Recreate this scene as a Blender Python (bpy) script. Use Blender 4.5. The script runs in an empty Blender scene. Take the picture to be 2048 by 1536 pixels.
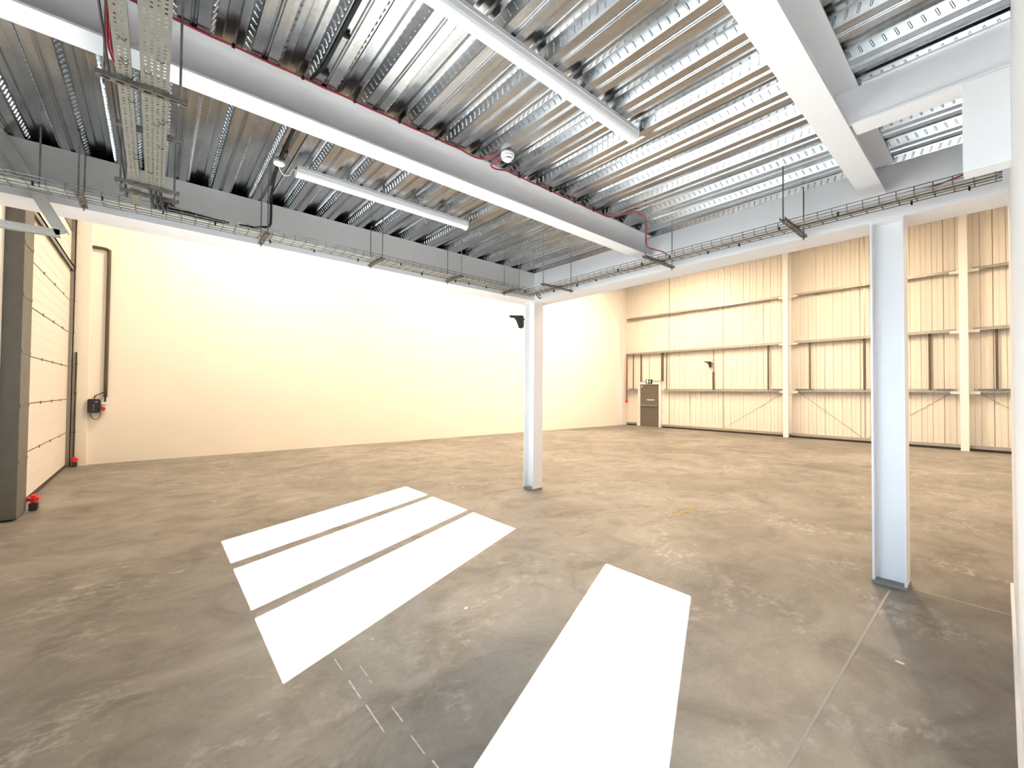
import bpy, bmesh, math, random
from mathutils import Vector, Matrix
random.seed(7)
sc = bpy.context.scene
COL = sc.collection

# ------------------------------------------------------------------ camera
# World frame: +X runs along the mezzanine joists into the warehouse, +Y along the deck ribs
# towards the cream party wall, Z up. The photographer stands at the origin, eye 1.6 m.
cam_d = bpy.data.cameras.new('camera')
cam = bpy.data.objects.new('camera', cam_d); COL.objects.link(cam)
cam_d.sensor_width = 36.0
cam_d.lens = 836.88 / 2048 * 36.0
cam_d.clip_start = 0.01; cam_d.clip_end = 300
YAW, PITCH, ROLL = 0.86426, 0.01964, 0.00875
fw = Vector((math.cos(PITCH)*math.cos(YAW), math.cos(PITCH)*math.sin(YAW), math.sin(PITCH)))
r0 = Vector((math.sin(YAW), -math.cos(YAW), 0)); u0 = r0.cross(fw)
rt = math.cos(ROLL)*r0 + math.sin(ROLL)*u0; up = -math.sin(ROLL)*r0 + math.cos(ROLL)*u0
M = Matrix(((rt.x, up.x, -fw.x, 0), (rt.y, up.y, -fw.y, 0), (rt.z, up.z, -fw.z, 1.6), (0, 0, 0, 1)))
cam.matrix_world = M
sc.camera = cam

# ------------------------------------------------------------------ light and exposure
sc.view_settings.view_transform = 'Standard'
sc.view_settings.look = 'None'
sc.view_settings.gamma = 1.0
sc.view_settings.use_curve_mapping = False
sc.view_settings.exposure = 0.82
SUN_AZ = math.atan(0.435)           # travels +X, drifting to +Y
SUN_TAN = 0.5756                    # tangent of the elevation
world = bpy.data.worlds.new('world'); sc.world = world; world.use_nodes = True
bg = world.node_tree.nodes['Background']
bg.inputs[0].default_value = (0.62, 0.80, 1.0, 1); bg.inputs[1].default_value = 10.0
sd = bpy.data.lights.new('sun', 'SUN'); sd.energy = 160; sd.angle = 0.004; sd.color = (0.96, 0.97, 1.0)
sun = bpy.data.objects.new('sun', sd); COL.objects.link(sun)
sdir = Vector((math.cos(SUN_AZ), math.sin(SUN_AZ), -SUN_TAN)).normalized()
sun.rotation_euler = sdir.to_track_quat('-Z', 'Y').to_euler()
sun.location = (-12, -5, 9)
LAMP_COLOR = (1.0, 0.75, 0.50); LAMP_POWER = 250
sc.cycles.use_denoising = True
sc.cycles.max_bounces = 10; sc.cycles.diffuse_bounces = 6; sc.cycles.glossy_bounces = 4
sc.cycles.transparent_max_bounces = 8
sc.cycles.sample_clamp_indirect = 8.0
sc.cycles.caustics_reflective = False; sc.cycles.caustics_refractive = False

# ------------------------------------------------------------------ materials
def mat(name, col, rough=0.5, metal=0.0, var=0.0, scale=6.0, stretch=(1, 1, 1), bump=0.0, bscale=60.0, rvar=0.0, spec=0.5, col2=None):
    m = bpy.data.materials.new(name); m.use_nodes = True
    nt = m.node_tree; N = nt.nodes; L = nt.links
    b = N['Principled BSDF']
    b.inputs['Base Color'].default_value = (*col, 1); b.inputs['Roughness'].default_value = rough
    b.inputs['Metallic'].default_value = metal; b.inputs['Specular IOR Level'].default_value = spec
    if var or bump or rvar:
        tc = N.new('ShaderNodeTexCoord'); mp = N.new('ShaderNodeMapping')
        mp.inputs['Scale'].default_value = stretch; L.new(tc.outputs['Object'], mp.inputs[0])
    if var or rvar:
        n = N.new('ShaderNodeTexNoise'); n.inputs['Scale'].default_value = scale
        n.inputs['Detail'].default_value = 5; n.inputs['Roughness'].default_value = 0.6
        L.new(mp.outputs[0], n.inputs['Vector'])
        if var:
            cr = N.new('ShaderNodeValToRGB')
            d = col2 or tuple(c*(1-var) for c in col)
            cr.color_ramp.elements[0].position = 0.3; cr.color_ramp.elements[1].position = 0.7
            cr.color_ramp.elements[0].color = (*d, 1); cr.color_ramp.elements[1].color = (*col, 1)
            L.new(n.outputs['Fac'], cr.inputs[0]); L.new(cr.outputs[0], b.inputs['Base Color'])
        if rvar:
            mr = N.new('ShaderNodeMapRange')
            mr.inputs['To Min'].default_value = max(0.05, rough-rvar); mr.inputs['To Max'].default_value = rough+rvar
            L.new(n.outputs['Fac'], mr.inputs[0]); L.new(mr.outputs[0], b.inputs['Roughness'])
    if bump:
        n2 = N.new('ShaderNodeTexNoise'); n2.inputs['Scale'].default_value = bscale; n2.inputs['Detail'].default_value = 3
        L.new(mp.outputs[0], n2.inputs['Vector'])
        bp = N.new('ShaderNodeBump'); bp.inputs['Strength'].default_value = bump; bp.inputs['Distance'].default_value = 0.01
        L.new(n2.outputs['Fac'], bp.inputs['Height']); L.new(bp.outputs[0], b.inputs['Normal'])
    return m

def mat_floor():
    m = bpy.data.materials.new('concrete_floor'); m.use_nodes = True
    nt = m.node_tree; N = nt.nodes; L = nt.links; b = N['Principled BSDF']
    tc = N.new('ShaderNodeTexCoord')
    def noise(s, det=6, rgh=0.6, st=(1, 1, 1), off=(0, 0, 0), dist=0.0):
        mp = N.new('ShaderNodeMapping'); mp.inputs['Scale'].default_value = st; mp.inputs['Location'].default_value = off
        L.new(tc.outputs['Object'], mp.inputs[0])
        n = N.new('ShaderNodeTexNoise'); n.inputs['Scale'].default_value = s; n.inputs['Detail'].default_value = det
        n.inputs['Roughness'].default_value = rgh; n.inputs['Distortion'].default_value = dist
        L.new(mp.outputs[0], n.inputs['Vector']); return n.outputs['Fac']
    def ramp(f, stops):
        r = N.new('ShaderNodeValToRGB'); e = r.color_ramp.elements
        e[0].position, e[0].color = stops[0][0], (*stops[0][1], 1); e[1].position, e[1].color = stops[-1][0], (*stops[-1][1], 1)
        for p, c in stops[1:-1]:
            x = e.new(p); x.color = (*c, 1)
        L.new(f, r.inputs[0]); return r.outputs[0]
    def mix(a, bb, fac, mode='MIX'):
        x = N.new('ShaderNodeMix'); x.data_type = 'RGBA'; x.blend_type = mode
        if isinstance(fac, float): x.inputs[0].default_value = fac
        else: L.new(fac, x.inputs[0])
        L.new(a, x.inputs[6])
        if isinstance(bb, tuple): x.inputs[7].default_value = (*bb, 1)
        else: L.new(bb, x.inputs[7])
        return x.outputs[2]
    big = ramp(noise(0.35, 7, 0.62, dist=0.6), [(0.32, (0.135, 0.13, 0.124)), (0.5, (0.198, 0.191, 0.182)), (0.7, (0.27, 0.26, 0.247))])
    mid = ramp(noise(1.7, 8, 0.65, st=(1, 1.25, 1), dist=0.9), [(0.33, (0.50, 0.48, 0.45)), (0.50, (0.92, 0.915, 0.91)), (0.70, (1.28, 1.26, 1.24))])
    c = mix(big, mid, 0.8, 'MULTIPLY')
    fine = ramp(noise(34, 4, 0.7), [(0.3, (0.86, 0.86, 0.86)), (0.7, (1.08, 1.08, 1.08))])
    c = mix(c, fine, 0.7, 'MULTIPLY')
    # pale scuffed patches
    sc1 = ramp(noise(0.8, 6, 0.7, off=(3.1, 7.7, 0), dist=1.3), [(0.50, (0, 0, 0)), (0.66, (1, 1, 1))])
    sc2 = ramp(noise(9, 5, 0.75, st=(1, 1.6, 1), off=(1, 2, 0)), [(0.48, (0, 0, 0)), (0.64, (1, 1, 1))])
    sm = mix(sc1, sc2, 1.0, 'MULTIPLY')
    c = mix(c, (0.46, 0.455, 0.45), mix(sm, (0, 0, 0), 0.30))
    # little paint and plaster chips
    ch = ramp(noise(5.5, 2, 0.4, off=(5, 5, 0)), [(0.80, (0, 0, 0)), (0.815, (1, 1, 1))])
    c = mix(c, (0.6, 0.59, 0.56), ch)
    L.new(c, b.inputs['Base Color'])
    rr = N.new('ShaderNodeMapRange'); rr.inputs['To Min'].default_value = 0.28; rr.inputs['To Max'].default_value = 0.62
    L.new(noise(2.2, 5, 0.6, off=(9, 1, 0)), rr.inputs[0]); L.new(rr.outputs[0], b.inputs['Roughness'])
    b.inputs['Specular IOR Level'].default_value = 0.42
    bp = N.new('ShaderNodeBump'); bp.inputs['Strength'].default_value = 0.12; bp.inputs['Distance'].default_value = 0.004
    L.new(noise(40, 4, 0.6), bp.inputs['Height']); L.new(bp.outputs[0], b.inputs['Normal'])
    return m

def mat_galv(name, lo, hi, rough=0.3, stretch=(1, 0.06, 1)):
    m = bpy.data.materials.new(name); m.use_nodes = True
    nt = m.node_tree; N = nt.nodes; L = nt.links; b = N['Principled BSDF']
    tc = N.new('ShaderNodeTexCoord'); mp = N.new('ShaderNodeMapping'); mp.inputs['Scale'].default_value = stretch
    L.new(tc.outputs['Object'], mp.inputs[0])
    n = N.new('ShaderNodeTexNoise'); n.inputs['Scale'].default_value = 22; n.inputs['Detail'].default_value = 5
    L.new(mp.outputs[0], n.inputs['Vector'])
    v = N.new('ShaderNodeTexVoronoi'); v.inputs['Scale'].default_value = 55; L.new(tc.outputs['Object'], v.inputs['Vector'])
    mx = N.new('ShaderNodeMath'); mx.operation = 'MULTIPLY_ADD'; mx.inputs[1].default_value = 0.18
    sep = N.new('ShaderNodeSeparateColor'); L.new(v.outputs['Color'], sep.inputs[0])
    L.new(sep.outputs[0], mx.inputs[0]); L.new(n.outputs['Fac'], mx.inputs[2])
    r = N.new('ShaderNodeValToRGB'); r.color_ramp.elements[0].position = 0.35; r.color_ramp.elements[1].position = 0.85
    r.color_ramp.elements[0].color = (*lo, 1); r.color_ramp.elements[1].color = (*hi, 1)
    L.new(mx.outputs[0], r.inputs[0]); L.new(r.outputs[0], b.inputs['Base Color'])
    b.inputs['Metallic'].default_value = 1.0
    mr = N.new('ShaderNodeMapRange'); mr.inputs['To Min'].default_value = rough-0.03; mr.inputs['To Max'].default_value = rough+0.05
    L.new(mx.outputs[0], mr.inputs[0]); L.new(mr.outputs[0], b.inputs['Roughness'])
    return m

def mat_glass():
    m = bpy.data.materials.new('window_glass'); m.use_nodes = True
    nt = m.node_tree; N = nt.nodes; L = nt.links
    N.remove(N['Principled BSDF']); out = N['Material Output']
    t = N.new('ShaderNodeBsdfTransparent'); t.inputs[0].default_value = (0.93, 0.96, 0.95, 1)
    g = N.new('ShaderNodeBsdfGlossy'); g.inputs['Roughness'].default_value = 0.02
    f = N.new('ShaderNodeFresnel'); f.inputs[0].default_value = 1.4
    x = N.new('ShaderNodeMixShader'); L.new(f.outputs[0], x.inputs[0]); L.new(t.outputs[0], x.inputs[1]); L.new(g.outputs[0], x.inputs[2])
    L.new(x.outputs[0], out.inputs[0]); return m

def mat_emit(name, col, s):
    m = bpy.data.materials.new(name); m.use_nodes = True
    b = m.node_tree.nodes['Principled BSDF']
    b.inputs['Base Color'].default_value = (*col, 1)
    b.inputs['Emission Color'].default_value = (*col, 1); b.inputs['Emission Strength'].default_value = s
    return m

MT = dict(
    floor=mat_floor(),
    cream=mat('painted_blockwork', (0.84, 0.82, 0.785), 0.7, var=0.03, scale=1.5, bump=0.05, bscale=90),
    plaster=mat('white_plaster', (0.82, 0.82, 0.83), 0.6, var=0.03, scale=2, bump=0.03, bscale=80),
    steelwhite=mat('white_painted_steel', (0.80, 0.80, 0.82), 0.42, var=0.03, scale=3),
    liner=mat('liner_panel_white', (0.76, 0.73, 0.68), 0.5, var=0.06, scale=1.3, stretch=(1, 3, 0.3)),
    galv=mat_galv('galvanised_deck', (0.40, 0.41, 0.42), (0.58, 0.60, 0.62), 0.23),
    galvdark=mat_galv('galvanised_strut', (0.13, 0.13, 0.125), (0.27, 0.265, 0.25), 0.42, (1, 1, 1)),
    galvtray=mat('galvanised_tray', (0.185, 0.175, 0.145), 0.6, 0.2, var=0.15, scale=25),
    galvrail=mat('galvanised_rail', (0.46, 0.44, 0.40), 0.45, 0.7, var=0.2, scale=8),
    sagbar=mat('dark_brown_steel', (0.09, 0.075, 0.06), 0.6),
    steeldark=mat('grey_steel', (0.12, 0.125, 0.12), 0.55, 0.0, var=0.2, scale=5),
    track=mat('galvanised_track', (0.30, 0.29, 0.27), 0.45, 0.6, var=0.2, scale=8),
    barwhite=mat('batten_white', (0.84, 0.84, 0.86), 0.35),
    diffuser=mat('opal_diffuser', (0.86, 0.86, 0.90), 0.25),
    plastic=mat('white_plastic', (0.85, 0.85, 0.84), 0.35),
    black=mat('black_plastic', (0.010, 0.010, 0.011), 0.6, spec=0.25),
    blackbox=mat('black_enclosure', (0.02, 0.02, 0.028), 0.35),
    conduit=mat('brown_grey_conduit', (0.08, 0.072, 0.05), 0.5, 0.2),
    red=mat('red_cable', (0.36, 0.012, 0.03), 0.45),
    redpl=mat('red_paint', (0.75, 0.03, 0.04), 0.45),
    cable=mat('pale_grey_cable', (0.62, 0.60, 0.54), 0.5),
    dkcable=mat('dark_cable', (0.018, 0.018, 0.018), 0.65, spec=0.3),
    doorpanel=mat('door_panel_white', (0.74, 0.72, 0.70), 0.45, var=0.04, scale=2, bump=0.04, bscale=40),
    doorleaf=mat('grey_brown_door', (0.12, 0.11, 0.09), 0.5, var=0.08, scale=4),
    joint=mat('floor_joint_sealant', (0.36, 0.34, 0.31), 0.8),
    jointdk=mat('saw_cut', (0.33, 0.30, 0.26), 0.9),
    chalk=mat('white_marking', (0.68, 0.68, 0.68), 0.8, var=0.5, scale=30),
    yellow=mat('worn_yellow_line', (0.42, 0.33, 0.16), 0.8, var=0.45, scale=14),
    dark=mat('dark_seal', (0.05, 0.042, 0.035), 0.7),
    mortar=mat('grey_packing', (0.22, 0.21, 0.20), 0.9),
    slab=mat('concrete_slab', (0.4, 0.39, 0.37), 0.85, var=0.1),
    frame=mat('grey_window_frame', (0.25, 0.26, 0.27), 0.4),
    glass=mat_glass(),
    yard=mat('yard_tarmac', (0.16, 0.16, 0.16), 0.9, var=0.15, scale=1),
    lamp=mat_emit('lamp_lens', LAMP_COLOR, 12.0),
    exitface=mat_emit('exit_sign_face', (0.9, 0.95, 0.9), 0.6),
)

# ------------------------------------------------------------------ helpers
ORG = {}
def box(bm, x0, x1, y0, y1, z0, z1):
    vs = [bm.verts.new((x, y, z)) for z in (z0, z1) for y in (y0, y1) for x in (x0, x1)]
    for f in ((0, 2, 3, 1), (4, 5, 7, 6), (0, 1, 5, 4), (2, 6, 7, 3), (0, 4, 6, 2), (1, 3, 7, 5)):
        bm.faces.new([vs[i] for i in f])
    return vs
def bxm(*a):
    bm = bmesh.new(); box(bm, *a); return bm
def bevbox(*a, w=0.004):
    bm = bxm(*a); bmesh.ops.bevel(bm, geom=bm.edges[:], offset=w, segments=2, affect='EDGES'); return bm
def tube(bm, pts, r, n=8, cap=True):
    pts = [Vector(p) for p in pts]; rings = []
    up0 = Vector((0, 0, 1))
    for i, p in enumerate(pts):
        t = (pts[min(i+1, len(pts)-1)] - pts[max(i-1, 0)]).normalized()
        a = t.cross(up0) if abs(t.dot(up0)) < 0.95 else t.cross(Vector((0, 1, 0)))
        a.normalize(); b = t.cross(a).normalized()
        if rings and a.dot(pa) < 0 and abs(a.dot(pa)) > 0.5: a, b = -a, -b
        pa = a
        rings.append([bm.verts.new(p + r*(math.cos(2*math.pi*k/n)*a + math.sin(2*math.pi*k/n)*b)) for k in range(n)])
    for r1, r2 in zip(rings, rings[1:]):
        # match nearest start to avoid twisting
        off = min(range(n), key=lambda o: (r2[o].co - r1[0].co - (sum((v.co for v in r2), Vector())/n - sum((v.co for v in r1), Vector())/n)).length)
        r2[:] = r2[off:] + r2[:off]
        d1 = sum(((r1[(k+1) % n].co-r1[k].co).dot(r2[(k+1) % n].co-r2[k].co) for k in range(n)))
        if d1 < 0: r2[:] = [r2[0]] + r2[:0:-1]
        for k in range(n):
            f = bm.faces.new((r1[k], r1[(k+1) % n], r2[(k+1) % n], r2[k])); f.smooth = n > 6
    if cap:
        bm.faces.new(rings[0]); bm.faces.new(rings[-1][::-1])
def smoothpath(pts, sub=6):
    P = [Vector(p) for p in pts]; P = [P[0]] + P + [P[-1]]; out = []
    for i in range(1, len(P)-2):
        for s in range(sub):
            t = s/sub; a, b, c, d = P[i-1], P[i], P[i+1], P[i+2]
            out.append(0.5*((2*b) + (c-a)*t + (2*a-5*b+4*c-d)*t*t + (3*b-a-3*c+d)*t**3))
    out.append(P[-2]); return out
def lathe(bm, c, prof, n=24):
    rings = []
    for r, z in prof:
        rings.append([bm.verts.new((c[0]+r*math.cos(2*math.pi*k/n), c[1]+r*math.sin(2*math.pi*k/n), c[2]+z)) for k in range(n)])
    for a, b in zip(rings, rings[1:]):
        for k in range(n):
            bm.faces.new((a[k], a[(k+1) % n], b[(k+1) % n], b[k])).smooth = True
    bm.faces.new(rings[0]); bm.faces.new(rings[-1])
def prism(bm, pts, axis, a0, a1):
    """extrude a 2D polygon along axis; pts are the other two coordinates in xyz order"""
    def mk(p, a):
        return {0: (a, p[0], p[1]), 1: (p[0], a, p[1]), 2: (p[0], p[1], a)}[axis]
    v0 = [bm.verts.new(mk(p, a0)) for p in pts]; v1 = [bm.verts.new(mk(p, a1)) for p in pts]
    n = len(pts)
    for i in range(n): bm.faces.new((v0[i], v0[(i+1) % n], v1[(i+1) % n], v1[i]))
    bm.faces.new(v0[::-1]); bm.faces.new(v1)
def empty(name, loc, label=None, cat=None, group=None, kind=None):
    o = bpy.data.objects.new(name, None); COL.objects.link(o); o.location = loc; o.empty_display_size = 0.1
    ORG[o.name] = Vector(loc); tag(o, label, cat, group, kind); return o
def tag(o, label=None, cat=None, group=None, kind=None):
    if label: o['label'] = label
    if cat: o['category'] = cat
    if group: o['group'] = group
    if kind: o['kind'] = kind
    return o
def obj(name, bm, m, parent=None, label=None, cat=None, group=None, kind=None):
    bmesh.ops.recalc_face_normals(bm, faces=bm.faces[:])
    me = bpy.data.meshes.new(name)
    if parent is not None: org = ORG[parent.name]
    else:
        xs = [v.co for v in bm.verts]
        lo = [min(c[i] for c in xs) for i in range(3)]; hi = [max(c[i] for c in xs) for i in range(3)]
        org = Vector(((lo[0]+hi[0])/2, (lo[1]+hi[1])/2, lo[2]))
    bmesh.ops.translate(bm, verts=bm.verts[:], vec=-org)
    bm.to_mesh(me); bm.free(); me.materials.append(MT[m] if isinstance(m, str) else m)
    o = bpy.data.objects.new(name, me); COL.objects.link(o)
    if parent is not None: o.parent = parent
    else: o.location = org
    ORG[o.name] = Vector(org); tag(o, label, cat, group, kind); return o
def copytree(o, loc, parent=None, label=None, group=None):
    c = o.copy(); COL.objects.link(c)
    if parent is None: c.location = loc; ORG[c.name] = Vector(loc)
    else: c.parent = parent; ORG[c.name] = ORG[parent.name]
    if label: c['label'] = label
    if group: c['group'] = group
    for ch in list(o.children): copytree(ch, None, c)
    return c

# ------------------------------------------------------------------ key dimensions
DECK = 3.55          # deck bottom flange
ZB = 3.097           # edge beam soffit
ZS = 3.297           # joist soffit
XF = -1.40           # facade inner face
XE0, XE1 = 4.70, 5.06    # far edge beam (along Y)
YE0, YE1 = 4.96, 5.32    # left edge beam (along X)
YW = 12.5            # cream party wall
XB = 18.38           # clad far wall
YP = -0.045          # partition face
H = 8.3
YR = -9.0            # building's other side

# ------------------------------------------------------------------ setting
bm = bxm(XF-0.25, XB+0.3, YR, YW+0.3, -0.2, 0)
floor = obj('floor', bm, 'floor', kind='structure')
bm = bxm(-60, XF-0.25, -50, 50, -0.25, -0.05)
obj('ground', bm, 'yard', kind='structure')
# floor joints and marks (children of the floor)
def flat(name, x0, x1, y0, y1, m, t=0.0012):
    return obj(name, bxm(x0, x1, y0, y1, -0.002, t), m, floor)
flat('floor_joint', 1.0, 4.62, 0.609, 0.623, 'joint')
flat('floor_joint', -1.3, 4.7, 5.074, 5.080, 'jointdk')
flat('floor_joint', 4.796, 4.806, -0.04, 0.5, 'joint')
flat('floor_joint', 4.796, 4.803, 0.74, 4.94, 'jointdk')
flat('floor_joint', 3.284, 3.290, 0.63, 5.07, 'jointdk')
for x, segs in ((0.848, ((2.60, 2.47), (2.36, 2.18), (2.12, 1.90), (1.55, 1.44))), (0.938, ((2.44, 2.33), (2.29, 2.25), (2.02, 1.90), (1.80, 1.67), (1.62, 1.52)))):
    for a, b in segs:
        w = random.uniform(0.004, 0.010); dx = random.uniform(-0.006, 0.006)
        flat('floor_marking', x+dx, x+dx+w, b, a, 'chalk')
flat('floor_marking', 5.2, 5.9, 2.79, 2.85, 'yellow')
flat('floor_marking', 11.6, 12.3, 6.2, 6.3, 'yellow')
flat('floor_marking', 0.6, 1.6, 11.6, 11.66, 'yellow')

obj('wall_left', bxm(XF-0.25, XB+0.3, YW, YW+0.3, 0, H), 'cream', kind='structure')
obj('wall_right', bxm(XF-0.25, XB+0.3, YR-0.2, YR, 0, H), 'cream', kind='structure')
bm = bmesh.new(); box(bm, XF-0.25, XB+0.3, YR, YW+0.3, H, H+0.15)
obj('ceiling_roof', bm, 'liner', kind='structure')

# facade with a sectional door, a ribbon window and a glazed door
WIN = (1.68, 4.507, 1.236, 2.95)       # clear light opening y0,y1,z0,z1
GDO = (-0.43, 0.40, 0.12, 2.95)
DOOR = (8.25, 12.30, 0.0, 4.08)
m_ = 0.17
ops = [(WIN[0]-m_, WIN[1]+m_, WIN[2]-m_, WIN[3]+m_), (GDO[0]-m_, GDO[1]+m_, 0.0, GDO[3]+m_), (DOOR[0], DOOR[1], 0, DOOR[3])]
bm = bmesh.new(); ycuts = [YR]
for o in sorted(ops):
    box(bm, XF-0.25, XF, ycuts[-1], o[0], 0, H)
    if o[2] > 0: box(bm, XF-0.25, XF, o[0], o[1], 0, o[2])
    box(bm, XF-0.25, XF, o[0], o[1], o[3], H)
    ycuts.append(o[1])
box(bm, XF-0.25, XF, ycuts[-1], YW, 0, H)
wf = obj('wall_front', bm, 'plaster', kind='structure')

# ribbon window with three lights
bars = [(3.61, 3.752), (2.556, 2.673)]
x0, x1 = XF-0.06, XF
win = empty('window_1', (XF, (WIN[0]+WIN[1])/2, WIN[2]), kind='structure')
bm = bmesh.new()
box(bm, x0, x1, WIN[0]-m_, WIN[0], WIN[2]-m_, WIN[3]+m_); box(bm, x0, x1, WIN[1], WIN[1]+m_, WIN[2]-m_, WIN[3]+m_)
box(bm, x0, x1, WIN[0], WIN[1], WIN[2]-m_, WIN[2]); box(bm, x0, x1, WIN[0], WIN[1], WIN[3], WIN[3]+m_)
obj('window_frame', bm, 'frame', win)
for a, b in bars: obj('mullion', bxm(x0, x1, a, b, WIN[2], WIN[3]), 'frame', win)
for a, b in ((WIN[0], bars[1][0]), (bars[1][1], bars[0][0]), (bars[0][1], WIN[1])):
    obj('pane', bxm(XF-0.034, XF-0.028, a, b, WIN[2], WIN[3]), 'glass', win)
# glazed entrance door
gd = empty('door_2', (XF, 0, 0), kind='structure')
bm = bmesh.new()
box(bm, x0, x1, GDO[0]-m_, GDO[0], 0, GDO[3]+m_); box(bm, x0, x1, GDO[1], GDO[1]+m_, 0, GDO[3]+m_)
box(bm, x0, x1, GDO[0], GDO[1], 0, GDO[2]); box(bm, x0, x1, GDO[0], GDO[1], GDO[3], GDO[3]+m_)
obj('door_frame', bm, 'frame', gd)
obj('pane', bxm(XF-0.034, XF-0.028, GDO[0], GDO[1], GDO[2], GDO[3]), 'glass', gd)

# sectional loading door
sd_ = empty('door_1', (XF, 10.2, 0), kind='structure')
seams = [0.0, 0.70, 1.38, 2.045, 2.74, 3.39, 4.10, 4.80]
for a, b in zip(seams, seams[1:]):
    bm = bxm(XF+0.012, XF+0.052, 8.27, 12.28, a+0.05 if a == 0 else a+0.005, b-0.005)
    bmesh.ops.bevel(bm, geom=[e for e in bm.edges], offset=0.006, segments=1, affect='EDGES')
    p = obj('door_panel', bm, 'doorpanel', sd_)
    if a > 0:
        for y in (8.75, 9.7, 10.6, 11.5):
            obj('hinge', bxm(XF+0.052, XF+0.062, y-0.018, y+0.018, a-0.022, a+0.022), 'track', sd_)
    for k in range(1, 4):
        z = a + (b-a)*k/4
        obj('panel_rib', bxm(XF+0.052, XF+0.0545, 8.29, 12.26, z-0.004, z+0.004), 'doorpanel', sd_)
for z in seams[1:-1]:
    obj('seam_seal', bxm(XF+0.016, XF+0.051, 8.275, 12.275, z-0.0052, z+0.0052), 'sagbar', sd_)
obj('bottom_seal', bxm(XF+0.005, XF+0.06, 8.27, 12.28, 0.0, 0.06), 'dark', sd_)
bm = bmesh.new(); box(bm, XF+0.06, XF+0.10, 8.3, 12.3, 4.06, 4.10); box(bm, XF+0.09, XF+0.10, 8.3, 12.3, 4.0, 4.10)
obj('lift_shaft', bm, 'track', sd_)

def door_track(y0, y1, xd, label, mt):
    t = empty('door_track', (XF+0.1, y0, 0), label, 'door track', 'galvanised door tracks')
    bm = bmesh.new()
    box(bm, XF+0.002, XF+0.012, y0, y1, 0.02, 5.2)
    ya, yb = (y1-0.012, y1) if y1 < 9 else (y0, y0+0.012)
    box(bm, XF+0.012, XF+xd, ya, yb, 0.02, 5.2); box(bm, XF+xd-0.012, XF+xd, y0 if y1 < 9 else y0, y1, 0.02, 5.2)
    box(bm, XF+0.012, XF+xd-0.012, y0, y0+0.010, 0.02, 5.2) if y1 < 9 else None
    obj('channel', bm, mt, t)
    for z in seams[1:]:
        obj('bracket', bxm(XF+xd, XF+xd+0.006, y0+0.01, y1-0.01, z-0.02, z+0.02), mt, t)
    return t
door_track(7.72, 8.22, 0.16, 'dark grey steel guide channel beside the nearer jamb of the sectional door', 'steeldark')
door_track(12.27, 12.37, 0.12, 'galvanised guide track between the sectional door and the cream wall', 'track')
for (y, x, lab) in ((8.26, XF+0.222, 'red guard at the foot of the dark steel guide channel'), (12.3, XF+0.182, 'red guard at the foot of the galvanised guide track by the cream wall')):
    t = empty('track_guard', (x, y, 0.02), lab, 'guard', 'red track guards')
    bm = bmesh.new(); box(bm, x-0.05, x+0.05, y-0.09, y+0.09, 0.10, 0.20)
    bmesh.ops.bevel(bm, geom=bm.edges[:], offset=0.03, segments=2, affect='EDGES'); obj('cap', bm, 'redpl', t)
    obj('foot', bevbox(x-0.04, x+0.04, y-0.06, y+0.06, 0.0, 0.10, w=0.01), 'dark', t)
obj('trim_1', bxm(XF, -1.06, 12.40, YW, 0, H), 'cream', kind='structure')
obj('trim_2', bxm(XF, XF+0.06, 8.24, 12.4, 4.82, 5.1), 'track', kind='structure')
# seal strip / thin pipe up the corner pilaster
bm = bmesh.new(); tube(bm, [(-1.24, 12.385, 0.12), (-1.24, 12.385, 2.35)], 0.012, 6)
tp = obj('thin_pipe', bm, 'conduit', None, 'thin dark pipe rising beside the galvanised guide track', 'pipe')
for z in (0.7, 1.5, 2.1): obj('pipe_clip', bxm(-1.26, -1.22, 12.38, 12.40, z-0.012, z+0.012), 'conduit', tp)

# partition beside the photographer
obj('wall_partition', bxm(-0.35, 5.28, YP-0.10, YP, 0, DECK), 'plaster', kind='structure')
obj('baseboard_right', bxm(-0.35, 5.28, YP, YP+0.016, 0, 0.10), 'steelwhite', kind='structure')
obj('wall_office', bxm(5.18, 5.28, YR, YP-0.10, 0, DECK), 'plaster', kind='structure')

# ------------------------------------------------------------------ far clad wall
wb = empty('wall_back', (XB, 2, 0), kind='structure')
obj('wall_core', bxm(XB+0.06, XB+0.3, YR, YW, 0, H), 'liner', wb)
# liner panels, 1 m wide with four shallow flutes
def liner():
    bm = bmesh.new(); pts = []
    for k in range(4):
        y = k*0.25
        pts += [(0.0, y+0.006), (0.0, y+0.115), (0.006, y+0.121), (0.006, y+0.129), (0.0, y+0.135), (0.0, y+0.236), (0.022, y+0.240), (0.022, y+0.250)]
    pts = [(XB+a, b) for a, b in pts]
    va = [bm.verts.new((p[0], p[1], 0)) for p in pts]; vb = [bm.verts.new((p[0], p[1], H-0.02)) for p in pts]
    for i in range(len(pts)-1): bm.faces.new((va[i], va[i+1], vb[i+1], vb[i]))
    return bm
panel0 = None
y = -8.85
while y + 1.0 < 10.2:
    if panel0 is None:
        bm = liner(); bmesh.ops.translate(bm, verts=bm.verts[:], vec=(0, y, 0)); panel0 = obj('liner_panel', bm, 'liner', wb); yp0 = y
    else:
        c = panel0.copy(); COL.objects.link(c); c.parent = wb; c.location = (0, y-yp0, 0)
    y += 1.0
for yy in (10.15, 7.70, 3.03, -1.6): obj('panel_seam', bxm(XB-0.012, XB+0.05, yy-0.018, yy+0.018, 0.1, H-0.02), 'galvrail', wb)
obj('plain_board', bxm(XB-0.004, XB+0.06, 10.17, YW, 3.5, H), 'liner', wb)
obj('plain_board', bxm(XB-0.004, XB+0.06, 11.72, YW, 0.0, 3.5), 'liner', wb)
obj('plain_board', bxm(XB-0.004, XB+0.06, 10.17, 11.72, 2.2, 3.5), 'liner', wb)
obj('plain_board', bxm(XB-0.004, XB+0.06, 10.17, 10.50, 0, 2.2), 'liner', wb)
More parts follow.
